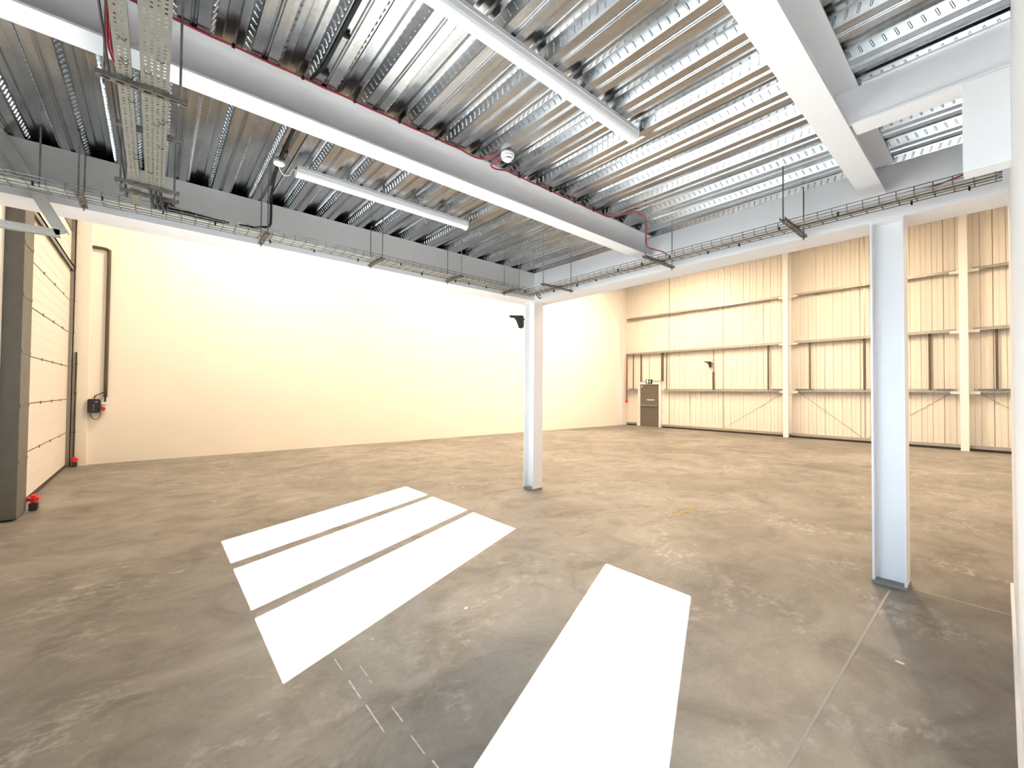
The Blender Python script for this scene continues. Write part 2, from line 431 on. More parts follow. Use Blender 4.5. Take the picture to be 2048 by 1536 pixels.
def zrail(y0, y1, z, d=0.19, h=0.14):
    bm = bmesh.new(); x = XB-0.015
    box(bm, x-0.006, x, y0, y1, z, z+0.06)            # leg on the wall
    box(bm, x-d, x, y0, y1, z-0.006, z)               # shelf
    box(bm, x-d, x-d+0.006, y0, y1, z-0.05, z)
    obj('wall_rail', bm, 'galvrail', wb)
cols = [5.235, 0.71, -3.8]
segs = [(5.40, 12.35), (0.88, 5.07), (-3.62, 0.54), (-8.8, -3.98)]
for z in (3.57, 5.36):
    for a, b in segs: zrail(a, b, z)
for a, b in [(11.78, 12.35), (5.40, 10.42), (0.88, 5.07), (-3.62, 0.54), (-8.8, -3.98)]: zrail(a, b, 1.76)
for y0_, y1_ in ((-0.25, 0.45), (0.95, 1.30), (4.45, 5.0), (5.5, 5.75)):
    obj('rail_sleeve', bxm(XB-0.24, XB-0.20, y0_, y1_, 1.765, 1.815), 'galvdark', wb)
for y, w in ((12.04, 0.06), (11.60, 0.10), (10.46, 0.20), (10.24, 0.05), (5.95, 0.09), (4.58, 0.07), (3.03, 0.09), (1.45, 0.10), (0.09, 0.09), (-2.0, 0.09)):
    x = XB-0.10; z0 = 2.18 if 10.4 < y < 11.7 else 1.78
    bm = bmesh.new(); box(bm, x, x+0.03, y-w*0.3, y+w*0.3, z0, 3.56)
    obj('sag_bar', bm, 'sagbar', wb)
x = XB-0.10
obj('sag_bar', bxm(x, x+0.05, 8.05, 8.11, 1.78, 2.55), 'sagbar', wb)
obj('sag_bar', bxm(x, x+0.05, 8.06, 8.08, 2.55, 3.56), 'galvrail', wb)
for a, b in ((-8.8, 10.42), (11.9, 12.35)):
    obj('base_rail', bxm(XB-0.17, XB+0.02, a, b, 0.0, 0.07), 'dark', wb)
    obj('base_angle', bxm(XB-0.21, XB, a, b, 0.07, 0.15), 'galvrail', wb)
for (ya, za, yb, zb) in ((7.65, 0.16, 5.35, 1.74), (5.0, 1.74, 3.1, 0.16), (2.95, 0.16, 0.95, 1.74), (0.5, 1.74, -1.6, 0.16)):
    bm = bmesh.new(); tube(bm, [(XB-0.03, ya, za), (XB-0.03, yb, zb)], 0.008, 5); obj('brace_rod', bm, 'galvrail', wb)

def hcolumn(bm, cx, cy, z0, z1, w, d, t, tw, flange_axis):
    """flange_axis 'x': flanges are planes of constant x; 'y': of constant y"""
    if flange_axis == 'x':
        box(bm, cx-d/2, cx-d/2+t, cy-w/2, cy+w/2, z0, z1); box(bm, cx+d/2-t, cx+d/2, cy-w/2, cy+w/2, z0, z1)
        box(bm, cx-d/2+t, cx+d/2-t, cy-tw/2, cy+tw/2, z0, z1)
    else:
        box(bm, cx-w/2, cx+w/2, cy-d/2, cy-d/2+t, z0, z1); box(bm, cx-w/2, cx+w/2, cy+d/2-t, cy+d/2, z0, z1)
        box(bm, cx-tw/2, cx+tw/2, cy-d/2+t, cy+d/2-t, z0, z1)
FARL = ['white steel portal column against the clad wall, next along from the fire exit', 'white steel portal column against the clad wall, two along from the fire exit', 'white steel portal column against the clad wall, three along from the fire exit']
for cy, lab in zip(cols, FARL):
    t = empty('portal_column', (18.05, cy, 0), lab, 'column', 'portal columns along the clad wall')
    bm = bmesh.new(); hcolumn(bm, 18.04, cy, 0, H, 0.17, 0.38, 0.014, 0.01, 'x'); obj('shaft', bm, 'steelwhite', t)
    for z in (1.76, 3.57, 5.36): obj('cleat', bxm(18.17, 18.18, cy-0.30, cy+0.30, z-0.10, z-0.015), 'steelwhite', t)
    obj('base_plate', bxm(17.82, 18.25, cy-0.12, cy+0.12, 0, 0.015), 'mortar', t)
t = empty('portal_column', (17.75, 12.42, 0), 'slim white steel column against the cream wall in the far corner', 'column')
bm = bmesh.new(); hcolumn(bm, 17.78, 12.40, 0, H, 0.16, 0.18, 0.012, 0.01, 'y'); obj('shaft', bm, 'steelwhite', t)
obj('base_plate', bxm(17.68, 17.88, 12.3, 12.495, 0, 0.015), 'mortar', t)

# fire exit door
d3 = empty('door_3', (XB-0.05, 11.1, 0), kind='structure')
bm = bmesh.new(); box(bm, XB-0.16, XB+0.02, 11.62, 11.72, 0, 2.14); box(bm, XB-0.16, XB+0.02, 10.50, 10.60, 0, 2.14); box(bm, XB-0.16, XB+0.02, 10.60, 11.62, 2.04, 2.14)
obj('door_frame', bm, 'steelwhite', d3)
leaf = obj('door_leaf', bevbox(XB-0.11, XB-0.06, 10.605, 11.615, 0.008, 2.035), 'doorleaf', d3)
bm = bmesh.new(); box(bm, XB-0.19, XB-0.15, 10.68, 11.55, 0.99, 1.05); box(bm, XB-0.16, XB-0.11, 10.68, 10.74, 0.96, 1.08); box(bm, XB-0.16, XB-0.11, 11.49, 11.55, 0.96, 1.08)
obj('push_bar', bm, 'track', d3)
obj('notice_strip', bxm(XB-0.114, XB-0.110, 10.86, 11.28, 1.27, 1.305), 'plastic', d3)
obj('notice_disc', bxm(XB-0.114, XB-0.110, 11.51, 11.57, 1.90, 1.97), 'plastic', d3)
for z in (0.25, 1.03, 1.8): obj('hinge', bxm(XB-0.125, XB-0.10, 11.60, 11.63, z-0.05, z+0.05), 'galvrail', d3)
obj('threshold', bxm(XB-0.2, XB-0.02, 10.6, 11.62, 0, 0.008), 'galvrail', d3)
# exit sign: black box with white running figure and arrow
es = empty('exit_sign', (XB-0.2, 11.08, 2.06), 'black emergency exit sign box with white figure and arrow above the fire door', 'exit sign')
obj('housing', bevbox(XB-0.22, XB-0.16, 10.93, 11.27, 2.07, 2.27, w=0.008), 'black', es)
xf = XB-0.2215
bm = bmesh.new()       # white tile with a doorway and running figure cut out of dark strokes
box(bm, xf, xf+0.002, 11.12, 11.24, 2.10, 2.24); obj('pictogram_tile', bm, 'exitface', es)
bm = bmesh.new(); xs = xf-0.0015
box(bm, xs, xs+0.001, 11.195, 11.232, 2.108, 2.232)                       # doorway
lathe(bm, (xs, 11.165, 2.215), [(0.001, -0.011), (0.011, 0), (0.001, 0.011)], 8)
def stroke(p, q_, w=0.007):
    tube(bm, [(xs, p[0], p[1]), (xs, q_[0], q_[1])], w, 4)
stroke((11.165, 2.20), (11.16, 2.16)); stroke((11.16, 2.16), (11.14, 2.13)); stroke((11.14, 2.13), (11.132, 2.112))
stroke((11.16, 2.16), (11.185, 2.135)); stroke((11.185, 2.135), (11.186, 2.112)); stroke((11.165, 2.195), (11.14, 2.175)); stroke((11.165, 2.195), (11.19, 2.18))
obj('running_figure', bm, 'black', es)
bm = bmesh.new(); ar = [(10.0, 0)]
ay = 11.02
prism(bm, [(ay-0.045, 2.18), (ay, 2.235), (ay+0.045, 2.18), (ay+0.018, 2.18), (ay+0.018, 2.11), (ay-0.018, 2.11), (ay-0.018, 2.18)], 0, xf, xf+0.002)
obj('arrow', bm, 'exitface', es)
bm = bmesh.new(); tube(bm, smoothpath([(XB-0.17, 11.08, 2.27), (XB-0.12, 11.12, 2.40), (XB-0.08, 11.16, 2.6), (XB-0.06, 11.17, 3.5)], 4), 0.008, 5)
obj('supply_cable', bm, 'dkcable', es)
# fire alarm call point with its riser pipe in the far corner
cp = empty('call_point', (XB-0.235, 12.305, 1.12), 'small red fire alarm call point at the foot of a dark riser pipe', 'call point')
obj('case', bevbox(XB-0.295, XB-0.215, 12.25, 12.36, 1.12, 1.24, w=0.01), 'redpl', cp)
bm = bmesh.new(); tube(bm, [(XB-0.255, 12.305, 1.22), (XB-0.255, 12.305, 3.6)], 0.03, 6); obj('riser_pipe', bm, mat('brown_red_pipe', (0.16, 0.06, 0.045), 0.5), cp)

# ------------------------------------------------------------------ mezzanine deck (the ceiling in view)
PITCH_R = 0.333; DEP = 0.062
prof = [(0, 0), (0.052, 0), (0.057, 0.010), (0.062, 0.010), (0.0675, 0.0), (0.073, 0.010), (0.078, 0.010), (0.083, 0), (0.135, 0), (0.166, DEP), (0.202, DEP), (0.210, DEP+0.016), (0.258, DEP+0.016), (0.266, DEP), (0.302, DEP), (0.333, 0)]
ceil_ = empty('ceiling', (1.6, 2.4, DECK), kind='structure')
def sheet_mesh(x0, y0, y1):
    bm = bmesh.new(); P = []
    for k in range(3):
        P += [(x0+k*PITCH_R+a, DECK+b) for a, b in (prof[:-1])]
    P.append((x0+3*PITCH_R-0.0025, DECK))
    P = [(x0+0.0, DECK+0.006)] + P
    ys = [y0, y1]
    va = [bm.verts.new((p[0], y0, p[1])) for p in P]; vb = [bm.verts.new((p[0], y1, p[1])) for p in P]
    for i in range(len(P)-1): bm.faces.new((va[i], va[i+1], vb[i+1], vb[i]))
    return bm
def emboss_mesh(x0, y0, y1):
    bm = bmesh.new()
    tilt = {0: (0.35, -0.35), 1: (0.35, 0.35), 2: (-0.45, 0.35)}
    for k in range(3):
        for side in (0, 1):
            if side == 0: a = Vector((x0+k*PITCH_R+0.135, 0, DECK)); b = Vector((x0+k*PITCH_R+0.166, 0, DECK+DEP))
            else: a = Vector((x0+k*PITCH_R+0.333, 0, DECK)); b = Vector((x0+k*PITCH_R+0.302, 0, DECK+DEP))
            s = (b-a); L_ = s.length; s.normalize(); yv = Vector((0, 1, 0))
            n = s.cross(yv)
            if n.z > 0: n = -n
            tl = tilt[k][side]
            d = (s*math.cos(tl) + yv*math.sin(tl)); wv = n.cross(d)
            y = y0+0.03
            while y < y1-0.03:
                c = (a+b)/2 + yv*y
                base = [(-0.023, 0), (-0.018, 0.006), (0.018, 0.006), (0.023, 0), (0.018, -0.006), (-0.018, -0.006)]
                top = [(u*0.84, v*0.35) for u, v in base]
                vb = [bm.verts.new(c + d*u + wv*v) for u, v in base]; vt = [bm.verts.new(c + d*u + wv*v + n*0.006) for u, v in top]
                for i in range(6): bm.faces.new((vb[i], vb[(i+1) % 6], vt[(i+1) % 6], vt[i]))
                bm.faces.new(vt); y += 0.052
    return bm
S0 = 0.385; DY0, DY1 = YP-0.1, 5.30
sh0 = obj('deck_sheet', sheet_mesh(S0, DY0, DY1), 'galv', ceil_)
em0 = obj('embossing', emboss_mesh(S0, DY0, DY1), 'galv', sh0, kind='stuff')
for n in (-2, -1, 1, 2, 3, 4):
    c = sh0.copy(); COL.objects.link(c); c.parent = ceil_; c.location = (n*0.999, 0, 0)
    e = em0.copy(); COL.objects.link(e); e.parent = c
obj('slab', bxm(XF, XE1, YR, YE1, DECK+DEP+0.02, DECK+0.24), 'slab', ceil_)
obj('slab_edge', bxm(XE1, XE1+0.004, YR, YE1, DECK-0.02, DECK+0.26), 'galvrail', ceil_)
obj('slab_edge', bxm(XF, XE1, YE1, YE1+0.004, DECK-0.02, DECK+0.26), 'galvrail', ceil_)

# ------------------------------------------------------------------ steel frame
def isec(bm, axis, c, z0, z1, a0, a1, w, t=0.012, tw=0.008, wt=None, cope=0.0):
    """I-section along axis 0 or 1 centred on c; flanges may stop short (cope) of the web end"""
    wt = wt or w
    def b2(p0, p1, za, zb, e0, e1):
        if axis == 0: box(bm, e0, e1, p0, p1, za, zb)
        else: box(bm, p0, p1, e0, e1, za, zb)
    b2(c-w/2, c+w/2, z0, z0+t, a0, a1-cope); b2(c-wt/2, c+wt/2, z1-t, z1, a0, a1-cope)
    b2(c-tw/2, c+tw/2, z0+t, z1-t, a0, a1)
def edge_beam(name, bmw, bms, lab):
    pass
# left edge beam (parallel to the cream wall)
t = empty('edge_beam', (1.8, YE0, ZB), 'long white edge beam of the mezzanine facing the cream wall, cable basket beside it', 'beam', 'white mezzanine steelwork')
obj('side_casing', bxm(XF, XE0, YE0, YE0+0.012, ZB, DECK), 'steelwhite', t)
obj('soffit', bxm(XF, XE1, YE0+0.012, YE1, ZB, ZB+0.014), 'steelwhite', t)
obj('outer_casing', bxm(XF, XE1, YE1-0.012, YE1, ZB+0.014, DECK), 'steelwhite', t)
t = empty('edge_beam', (XE0, 2.4, ZB), 'white edge beam of the mezzanine facing the clad far wall, resting on two columns', 'beam', 'white mezzanine steelwork')
obj('side_casing', bxm(XE0, XE0+0.012, YP, YE0+0.012, ZB, DECK), 'steelwhite', t)
obj('soffit', bxm(XE0+0.012, XE1, YP, YE0+0.012, ZB, ZB+0.014), 'steelwhite', t)
obj('outer_casing', bxm(XE1-0.012, XE1, YP, YE1-0.012, ZB+0.014, DECK), 'steelwhite', t)
# joists
def joist(cy, lab, wt=None, wb=0.155):
    t = empty('joist_beam', (1.8, cy, ZS), lab, 'beam', 'white mezzanine steelwork')
    bm = bmesh.new(); box(bm, XF, XE0-0.035, cy-wb/2, cy+wb/2, ZS, ZS+0.012); obj('bottom_flange', bm, 'steelwhite', t)
    w2 = wt or wb
    bm = bmesh.new(); box(bm, XF, XE0-0.055, cy-w2/2, cy+w2/2, DECK-0.012, DECK-0.0005); obj('top_flange', bm, 'steelwhite', t)
    bm = bmesh.new(); box(bm, XF, XE0-0.004, cy-0.005, cy+0.005, ZS+0.012, DECK-0.012)
    obj('web', bm, 'steelwhite', t)
    return t
joist(2.885, 'white steel joist with a red cable clipped along its upper edge', 0.16, 0.165)
joist(0.692, 'white steel joist running onto the column that stands nearest the partition', 0.25, 0.155)
t = empty('trimmer_beam', (3.38, 0.3, ZS), 'short white trimmer beam between the partition and a joist', 'beam', 'white mezzanine steelwork')
bm = bmesh.new(); box(bm, 3.30, 3.455, YP, 0.60, ZS, ZS+0.012); obj('bottom_flange', bm, 'steelwhite', t)
bm = bmesh.new(); box(bm, 3.30, 3.455, YP, 0.55, DECK-0.014, DECK-0.002); obj('top_flange', bm, 'steelwhite', t)
bm = bmesh.new(); box(bm, 3.315, 3.325, YP, 0.685, ZS+0.012, DECK-0.014); obj('web', bm, 'steelwhite', t)
obj('bulkhead', bevbox(3.30, 3.42, YP, 0.127, 2.81, ZS-0.001, w=0.003), 'plaster', None, 'white boxed-in bulkhead hanging below the trimmer beam against the partition', 'bulkhead')

def mez_column(y0, y1, lab):
    cx, cy = XE0+0.103, (y0+y1)/2
    t = empty('mezzanine_column', (cx, cy, 0), lab, 'column', 'white mezzanine steelwork')
    bm = bmesh.new(); hcolumn(bm, cx, cy, 0.03, ZB-0.012, 0.206, y1-y0, 0.014, 0.011, 'y'); obj('shaft', bm, 'steelwhite', t)
    obj('cap_plate', bxm(XE0-0.002, XE0+0.21, y0-0.004, y1+0.004, ZB-0.012, ZB), 'steelwhite', t)
    obj('base_plate', bxm(XE0+0.006, XE0+0.215, y0-0.004, y1+0.006, 0.0, 0.03), 'mortar', t)
    return t
c1 = mez_column(4.96, 5.19, 'white steel column at the corner of the mezzanine with a security camera on it')
c2 = mez_column(0.52, 0.735, 'white steel column of the mezzanine standing by the partition')
bm = bmesh.new()
# ------------------------------------------------------------------ cable baskets
def basket(axis, c0, c1, a0, a1, z, lab):
    """wire basket: bottom wires, two side walls, U wires"""
    mid = (c0+c1)/2
    t = empty('cable_basket', (((a0+a1)/2, mid, z) if axis == 0 else (mid, (a0+a1)/2, z)), lab, 'cable tray', 'wire cable baskets')
    def pt(a, c, zz): return (a, c, zz) if axis == 0 else (c, a, zz)
    bm = bmesh.new()
    for cc, zz in ((c0, z+0.055), (c0, z+0.028), (c0, z), (c0+(c1-c0)*0.33, z), (c0+(c1-c0)*0.67, z), (c1, z), (c1, z+0.028), (c1, z+0.055)):
        tube(bm, [pt(a0, cc, zz), pt(a1, cc, zz)], 0.0038, 5)
    obj('long_wires', bm, 'galvdark', t)
    bm = bmesh.new(); a = a0+0.03
    while a < a1:
        tube(bm, [pt(a, c0, z+0.055), pt(a, c0, z), pt(a, c1, z), pt(a, c1, z+0.055)], 0.0034, 4); a += 0.10
    obj('cross_wires', bm, 'galvdark', t, kind='stuff')
    n = 0; a = a0+0.15
    while a < a1-0.1:
        cc = random.choice((c0, c1))
        if min(abs(a-h) for h in (-0.47, 0.79, 1.925, 2.99, 3.985, 4.10, 2.52, 1.20)) < 0.045: a += 0.09
        obj('cable_tie', bxm(*( (a, a+0.012, cc-0.008, cc+0.008) if axis == 0 else (cc-0.008, cc+0.008, a, a+0.012)), z-0.012-random.random()*0.012, z+0.012), 'black', t)
        a += random.uniform(0.2, 0.5)
    return t
basket(0, 4.63, 4.82, XF+0.02, 4.285, 3.112, 'galvanised wire cable basket hung beside the edge beam facing the cream wall')
basket(1, 4.295, 4.475, YP+0.03, 4.82, 3.112, 'galvanised wire cable basket hung beside the edge beam facing the clad wall')
def cables(axis, cs, a0, a1, z, lab):
    t = empty('cable_bundle', ((a0, cs[0], z) if axis == 0 else (cs[0], a0, z)), lab, 'cables', 'cables laid in the baskets')
    for i, c in enumerate(cs):
        n = 14; pts = []
        for k in range(n+1):
            a = a0+(a1-a0)*k/n; cc = c+random.uniform(-0.006, 0.006); zz = z+0.014+random.uniform(0, 0.002)
            pts.append((a, cc, zz) if axis == 0 else (cc, a, zz))
        bm = bmesh.new(); tube(bm, pts, random.choice((0.007, 0.009, 0.010)), 6)
        obj('cable', bm, 'dkcable' if i % 4 == 3 else 'cable', t)
cables(0, (4.660, 4.682, 4.704, 4.726, 4.748, 4.768, 4.788), XF+0.03, 4.275, 3.112, 'pale grey cables lying in the basket by the edge beam facing the cream wall')
cables(1, (4.322, 4.344, 4.37, 4.396, 4.42, 4.446), YP+0.05, 4.78, 3.112, 'pale grey cables lying in the basket by the edge beam facing the clad wall')
# loose coil where the two baskets meet
bm = bmesh.new(); tube(bm, [(4.508+0.035*math.cos(t_), 4.66+0.03*math.sin(t_*1.0), 3.10+0.045*math.sin(t_)) for t_ in [k*0.35 for k in range(17)]], 0.008, 6)
obj('cable_loop', bm, 'dkcable', None, 'small dark loop of cable where the two baskets meet over the corner column', 'cable loop')

def strut_mesh(bm, axis, c, a0, a1, z, w=0.041, h=0.022):
    """slotted strut channel, open side up, with dark slot openings as real gaps"""
    def b(p0, p1, e0, e1, za, zb):
        if axis == 0: box(bm, e0, e1, p0, p1, za, zb)
        else: box(bm, p0, p1, e0, e1, za, zb)
    b(c-w/2, c-w/2+0.0025, a0, a1, z, z+h); b(c+w/2-0.0025, c+w/2, a0, a1, z, z+h)
    b(c-w/2+0.0025, c-0.007, a0, a1, z, z+0.0025); b(c+0.007, c+w/2-0.0025, a0, a1, z, z+0.0025)
    a = a0
    while a < a1-0.001:
        e = min(a+0.022, a1); b(c-0.007, c+0.007, a, e, z, z+0.0025); a += 0.05
def hanger(axis, c, a0, a1, z, lab, rods=(0.03, -0.03), top=DECK+0.01, group='strut hangers of the baskets'):
    t = empty('tray_hanger', ((a0+a1)/2, c, z) if axis == 0 else (c, (a0+a1)/2, z), lab, 'hanger', group)
    bm = bmesh.new(); strut_mesh(bm, axis, c, a0, a1, z); obj('strut', bm, 'galvdark', t)
    for r in rods:
        a = a0+r if r > 0 else a1+r
        p = (a, c) if axis == 0 else (c, a)
        bm = bmesh.new(); tube(bm, [(*p, z-0.03), (*p, top)], 0.0055, 6); rd = obj('threaded_rod', bm, 'galvdark', t)
        bm = bmesh.new(); lathe(bm, (p[0], p[1], z-0.012), [(0.011, 0), (0.011, 0.010)], 6); obj('nut', bm, 'galvdark', rd)
    return t
LEFT = [(-0.47, 'beside the galvanised knee bracket'), (0.79, 'beside the black vertical conduit'), (1.925, 'two along from the corner of the two baskets on the cream wall side'), (2.99, 'next but one to the corner column on the cream wall side'), (3.985, 'just short of the corner column on the cream wall side')]
LAB = {-0.47: 'strut hanger under the cream-wall basket, just past the knee bracket', 0.79: 'strut hanger under the cream-wall basket where the black conduit drops in',
       1.925: 'strut hanger under the cream-wall basket, third from the corner column', 2.99: 'strut hanger under the cream-wall basket, second from the corner column', 3.985: 'strut hanger under the cream-wall basket, nearest the corner column'}
for x_, l_ in LAB.items(): hanger(1, x_, 4.50, 4.90, 3.085, l_)
for y_, l_ in ((4.10, 'strut hanger under the clad-wall basket, nearest the corner column'), (2.52, 'strut hanger under the clad-wall basket where the red cable drops down its rod'), (1.20, 'strut hanger under the clad-wall basket between a joist and the red cable drop')):
    hanger(0, y_, 4.02, 4.65, 3.085, l_)
bm = bmesh.new(); tube(bm, [(-0.685, 4.65, 3.10), (-0.685, 4.65, DECK)], 0.0055, 6)
obj('threaded_rod', bm, 'galvdark', None, 'lone threaded rod dropping to the basket near the knee bracket', 'rod')

# ------------------------------------------------------------------ perforated trays crossing overhead
def perf_tray(x0, x1, y0, y1, z, rows, lab):
    t = empty('perforated_tray', ((x0+x1)/2, (y0+y1)/2, z), lab, 'cable tray', 'perforated cable trays')
    bm = bmesh.new(); w = x1-x0
    # columns: solid, hole, solid, hole ... solid
    hw = 0.0095; sw = (w-rows*hw)/(rows+1)
    xs = [x0]
    for k in range(rows): xs += [xs[-1]+sw, xs[-1]+sw+hw]
    xs.append(x1)
    ys = [y0]; kinds = []
    k = 0
    while ys[-1] < y1-0.001:
        step = 0.019 if k % 2 == 0 else 0.0085 if (k//2) % 3 else 0.006
        kinds.append(k); ys.append(min(ys[-1]+step, y1)); k += 1
    V = {}
    def v(i, j):
        if (i, j) not in V: V[i, j] = bm.verts.new((xs[i], ys[j], z))
        return V[i, j]
    for j in range(len(ys)-1):
        for i in range(len(xs)-1):
            row = (j//2) % 4
            if i % 2 == 1 and j % 2 == 1 and not (row == 3 and (i//2) % 2 == 0): continue
            bm.faces.new((v(i, j), v(i+1, j), v(i+1, j+1), v(i, j+1)))
    obj('tray_bed', bm, 'galvtray', t)
    bm = bmesh.new(); box(bm, x0-0.001, x0, y0, y1, z, z+0.024); box(bm, x0-0.001, x0+0.006, y0, y1, z+0.024, z+0.025); obj('side_wall', bm, 'galvtray', t)
    bm = bmesh.new(); box(bm, x1, x1+0.001, y0, y1, z, z+0.024); box(bm, x1-0.006, x1+0.001, y0, y1, z+0.024, z+0.025); obj('side_wall', bm, 'galvtray', t)
    for _ in range(7):
        yy = random.uniform(2.3, y1-0.2); xx = random.choice(xs[1:-2])
        bm = bmesh.new(); tube(bm, smoothpath([(xx, yy, z+0.004), (xx+0.004, yy-0.006, z-0.010), (xx+0.02, yy-0.004, z-0.012), (xx+0.026, yy, z+0.003)], 3), 0.0018, 4)
        obj('cable_tie', bm, 'black', t)
    return t
perf_tray(-0.168, -0.113, 1.2, 4.55, 3.10, 2, 'narrow perforated cable tray running over to the cream-wall basket')
perf_tray(-0.080, 0.025, 1.2, 4.05, 3.10, 4, 'wide perforated cable tray with four rows of slots beside the narrow one')
hanger(0, 2.745, -0.242, 0.101, 3.075, 'slotted strut hanger under both perforated trays, beside the joist with the red cable', group='strut hangers of the perforated trays')
hanger(0, 4.063, -0.246, 0.114, 3.075, 'slotted strut hanger at the end of the wide perforated tray', group='strut hangers of the perforated trays')
hanger(0, 4.23, -0.227, 0.118, 3.070, 'slotted strut hanger under the end of the narrow perforated tray, next to the basket', group='strut hangers of the perforated trays')
bm = bmesh.new(); strut_mesh(bm, 0, 3.32, -0.20, 0.095, 3.135)
obj('slotted_strut', bm, 'galvdark', None, 'slotted strut lying above the two perforated trays', 'strut')
for k, (a, b_) in enumerate(((-0.055, 0.0), (-0.027, 0.04), (0.001, 0.08))):
    bm = bmesh.new()
    yk = 4.755-0.036*k
    tube(bm, smoothpath([(a, 2.9, 3.117), (a, 3.9, 3.117), (a, 4.03, 3.117), (a, 4.088, 3.114), (a+0.004, 4.14, 3.07), (a+0.010, 4.20, 3.042), (a+0.016, 4.27, 3.034), (a+0.03, 4.42, 3.06), (a+0.045, 4.53, 3.15), (a+0.055, 4.59, 3.197), (a+0.065, 4.635, 3.202), (a+0.085, yk-0.02, 3.19), (a+0.13, yk, 3.178), (a+0.35, yk, 3.163), (a+0.5, yk, 3.160)], 6), 0.011, 7)
    obj('power_cable', bm, 'dkcable', None, 'black cable sagging out of the wide perforated tray into the basket', 'cable', 'black cables leaving the wide perforated tray')
bm = bmesh.new(); tube(bm, [(-0.205, 1.5, 3.16), (-0.20, 2.6, 3.15), (-0.195, 4.5, 3.13)], 0.005, 5)
obj('thin_cable', bm, 'dkcable', None, 'thin black cable running alongside the narrow perforated tray', 'cable')
for k in range(3):
    dx = k*0.0115
    bm = bmesh.new(); tube(bm, smoothpath([(-0.200+dx, 2.70, 3.545), (-0.203+dx, 2.71, 3.45), (-0.200+dx, 2.715, 3.24), (-0.185+dx, 2.715, 3.17), (-0.160+dx, 2.75, 3.119), (-0.158+dx, 2.9, 3.112)], 6), 0.005, 6)
    obj('alarm_cable', bm, 'red', None, 'red alarm cable dropping beside a rod to the narrow perforated tray', 'cable', 'red cables dropping to the perforated tray')

# ------------------------------------------------------------------ knee bracket by the loading door
kb = empty('knee_bracket', (-0.75, 4.9, 2.8), 'galvanised knee bracket of a sloping and a level channel below the edge beam', 'bracket')
def channel(bm, p, q_, w, d=0.05):
    p, q_ = Vector(p), Vector(q_); t_ = (q_-p).normalized(); yv = Vector((0, 1, 0)); n = t_.cross(yv).normalized()
    prof2 = [(-w/2, -d/2), (w/2, -d/2), (w/2, d/2), (w/2-0.008, d/2), (w/2-0.008, -d/2+0.006), (-w/2+0.008, -d/2+0.006), (-w/2+0.008, d/2), (-w/2, d/2)]
    A = [bm.verts.new(p+n*u+yv*v) for u, v in prof2]; B = [bm.verts.new(q_+n*u+yv*v) for u, v in prof2]
    for i in range(8): bm.faces.new((A[i], A[(i+1) % 8], B[(i+1) % 8], B[i]))
    bm.faces.new(A); bm.faces.new(B[::-1])
bm = bmesh.new(); channel(bm, (-0.945, 4.90, 3.54), (-0.585, 4.90, 2.835), 0.075); obj('sloping_channel', bm, 'galvrail', kb)
bm = bmesh.new(); channel(bm, (XF+0.01, 4.90, 2.838), (-0.60, 4.90, 2.838), 0.055); obj('level_channel', bm, 'galvrail', kb)

# ------------------------------------------------------------------ battens, detector, wiring
def batten(x0, x1, cy, lab):
    t = empty('batten_light', ((x0+x1)/2, cy, DECK-0.09), lab, 'light fitting', 'batten lights under the deck')
    bm = bmesh.new(); prism(bm, [(cy-0.045, DECK), (cy-0.047, DECK-0.028), (cy+0.047, DECK-0.028), (cy+0.045, DECK)], 0, x0, x1); obj('body', bm, 'barwhite', t)
    n = 9; pts = [(cy-0.043, DECK-0.0285)] + [(cy-0.043*math.cos(math.pi*k/n), DECK-0.040-0.048*math.sin(math.pi*k/n)) for k in range(n+1)] + [(cy+0.043, DECK-0.0285)]
    bm = bmesh.new(); prism(bm, pts, 0, x0+0.012, x1-0.012); obj('diffuser', bm, 'diffuser', t)
    for a, b in ((x0, x0+0.014), (x1-0.014, x1)):
        bm = bmesh.new(); prism(bm, [(cy-0.048, DECK-0.002)] + [(cy-0.048*math.cos(math.pi*k/8), DECK-0.040-0.052*math.sin(math.pi*k/8)) for k in range(9)] + [(cy+0.048, DECK-0.002)], 0, a, b)
        obj('end_cap', bm, 'plastic', t)
    return t
batten(0.90, 2.69, 3.985, 'white batten light under the deck between the joist and the cream-wall edge beam')
batten(0.88, 2.68, 1.765, 'white batten light under the deck between the two joists')
sm = empty('smoke_detector', (2.15, 2.60, DECK-0.07), 'round white smoke detector under the deck beside the joist', 'smoke detector')
bm = bmesh.new(); lathe(bm, (2.15, 2.60, DECK), [(0.052, 0), (0.055, -0.008), (0.055, -0.026)], 28); obj('base', bm, 'plastic', sm)
bm = bmesh.new(); lathe(bm, (2.15, 2.60, DECK), [(0.052, -0.026), (0.052, -0.036), (0.046, -0.044), (0.040, -0.046)], 28); obj('body', bm, 'plastic', sm)
bm = bmesh.new(); lathe(bm, (2.15, 2.60, DECK), [(0.034, -0.046), (0.034, -0.054)], 28); obj('vent_slot', bm, 'black', sm)
bm = bmesh.new(); lathe(bm, (2.15, 2.60, DECK), [(0.038, -0.054), (0.036, -0.060), (0.020, -0.072), (0.008, -0.078), (0.002, -0.079)], 28); obj('nose', bm, 'plastic', sm)
for k in range(4):
    an = k*math.pi/2+0.4; cx, cy = 2.15+0.038*math.cos(an), 2.60+0.038*math.sin(an)
    obj('rib', bxm(cx-0.006, cx+0.006, cy-0.006, cy+0.006, DECK-0.056, DECK-0.044), 'plastic', sm)
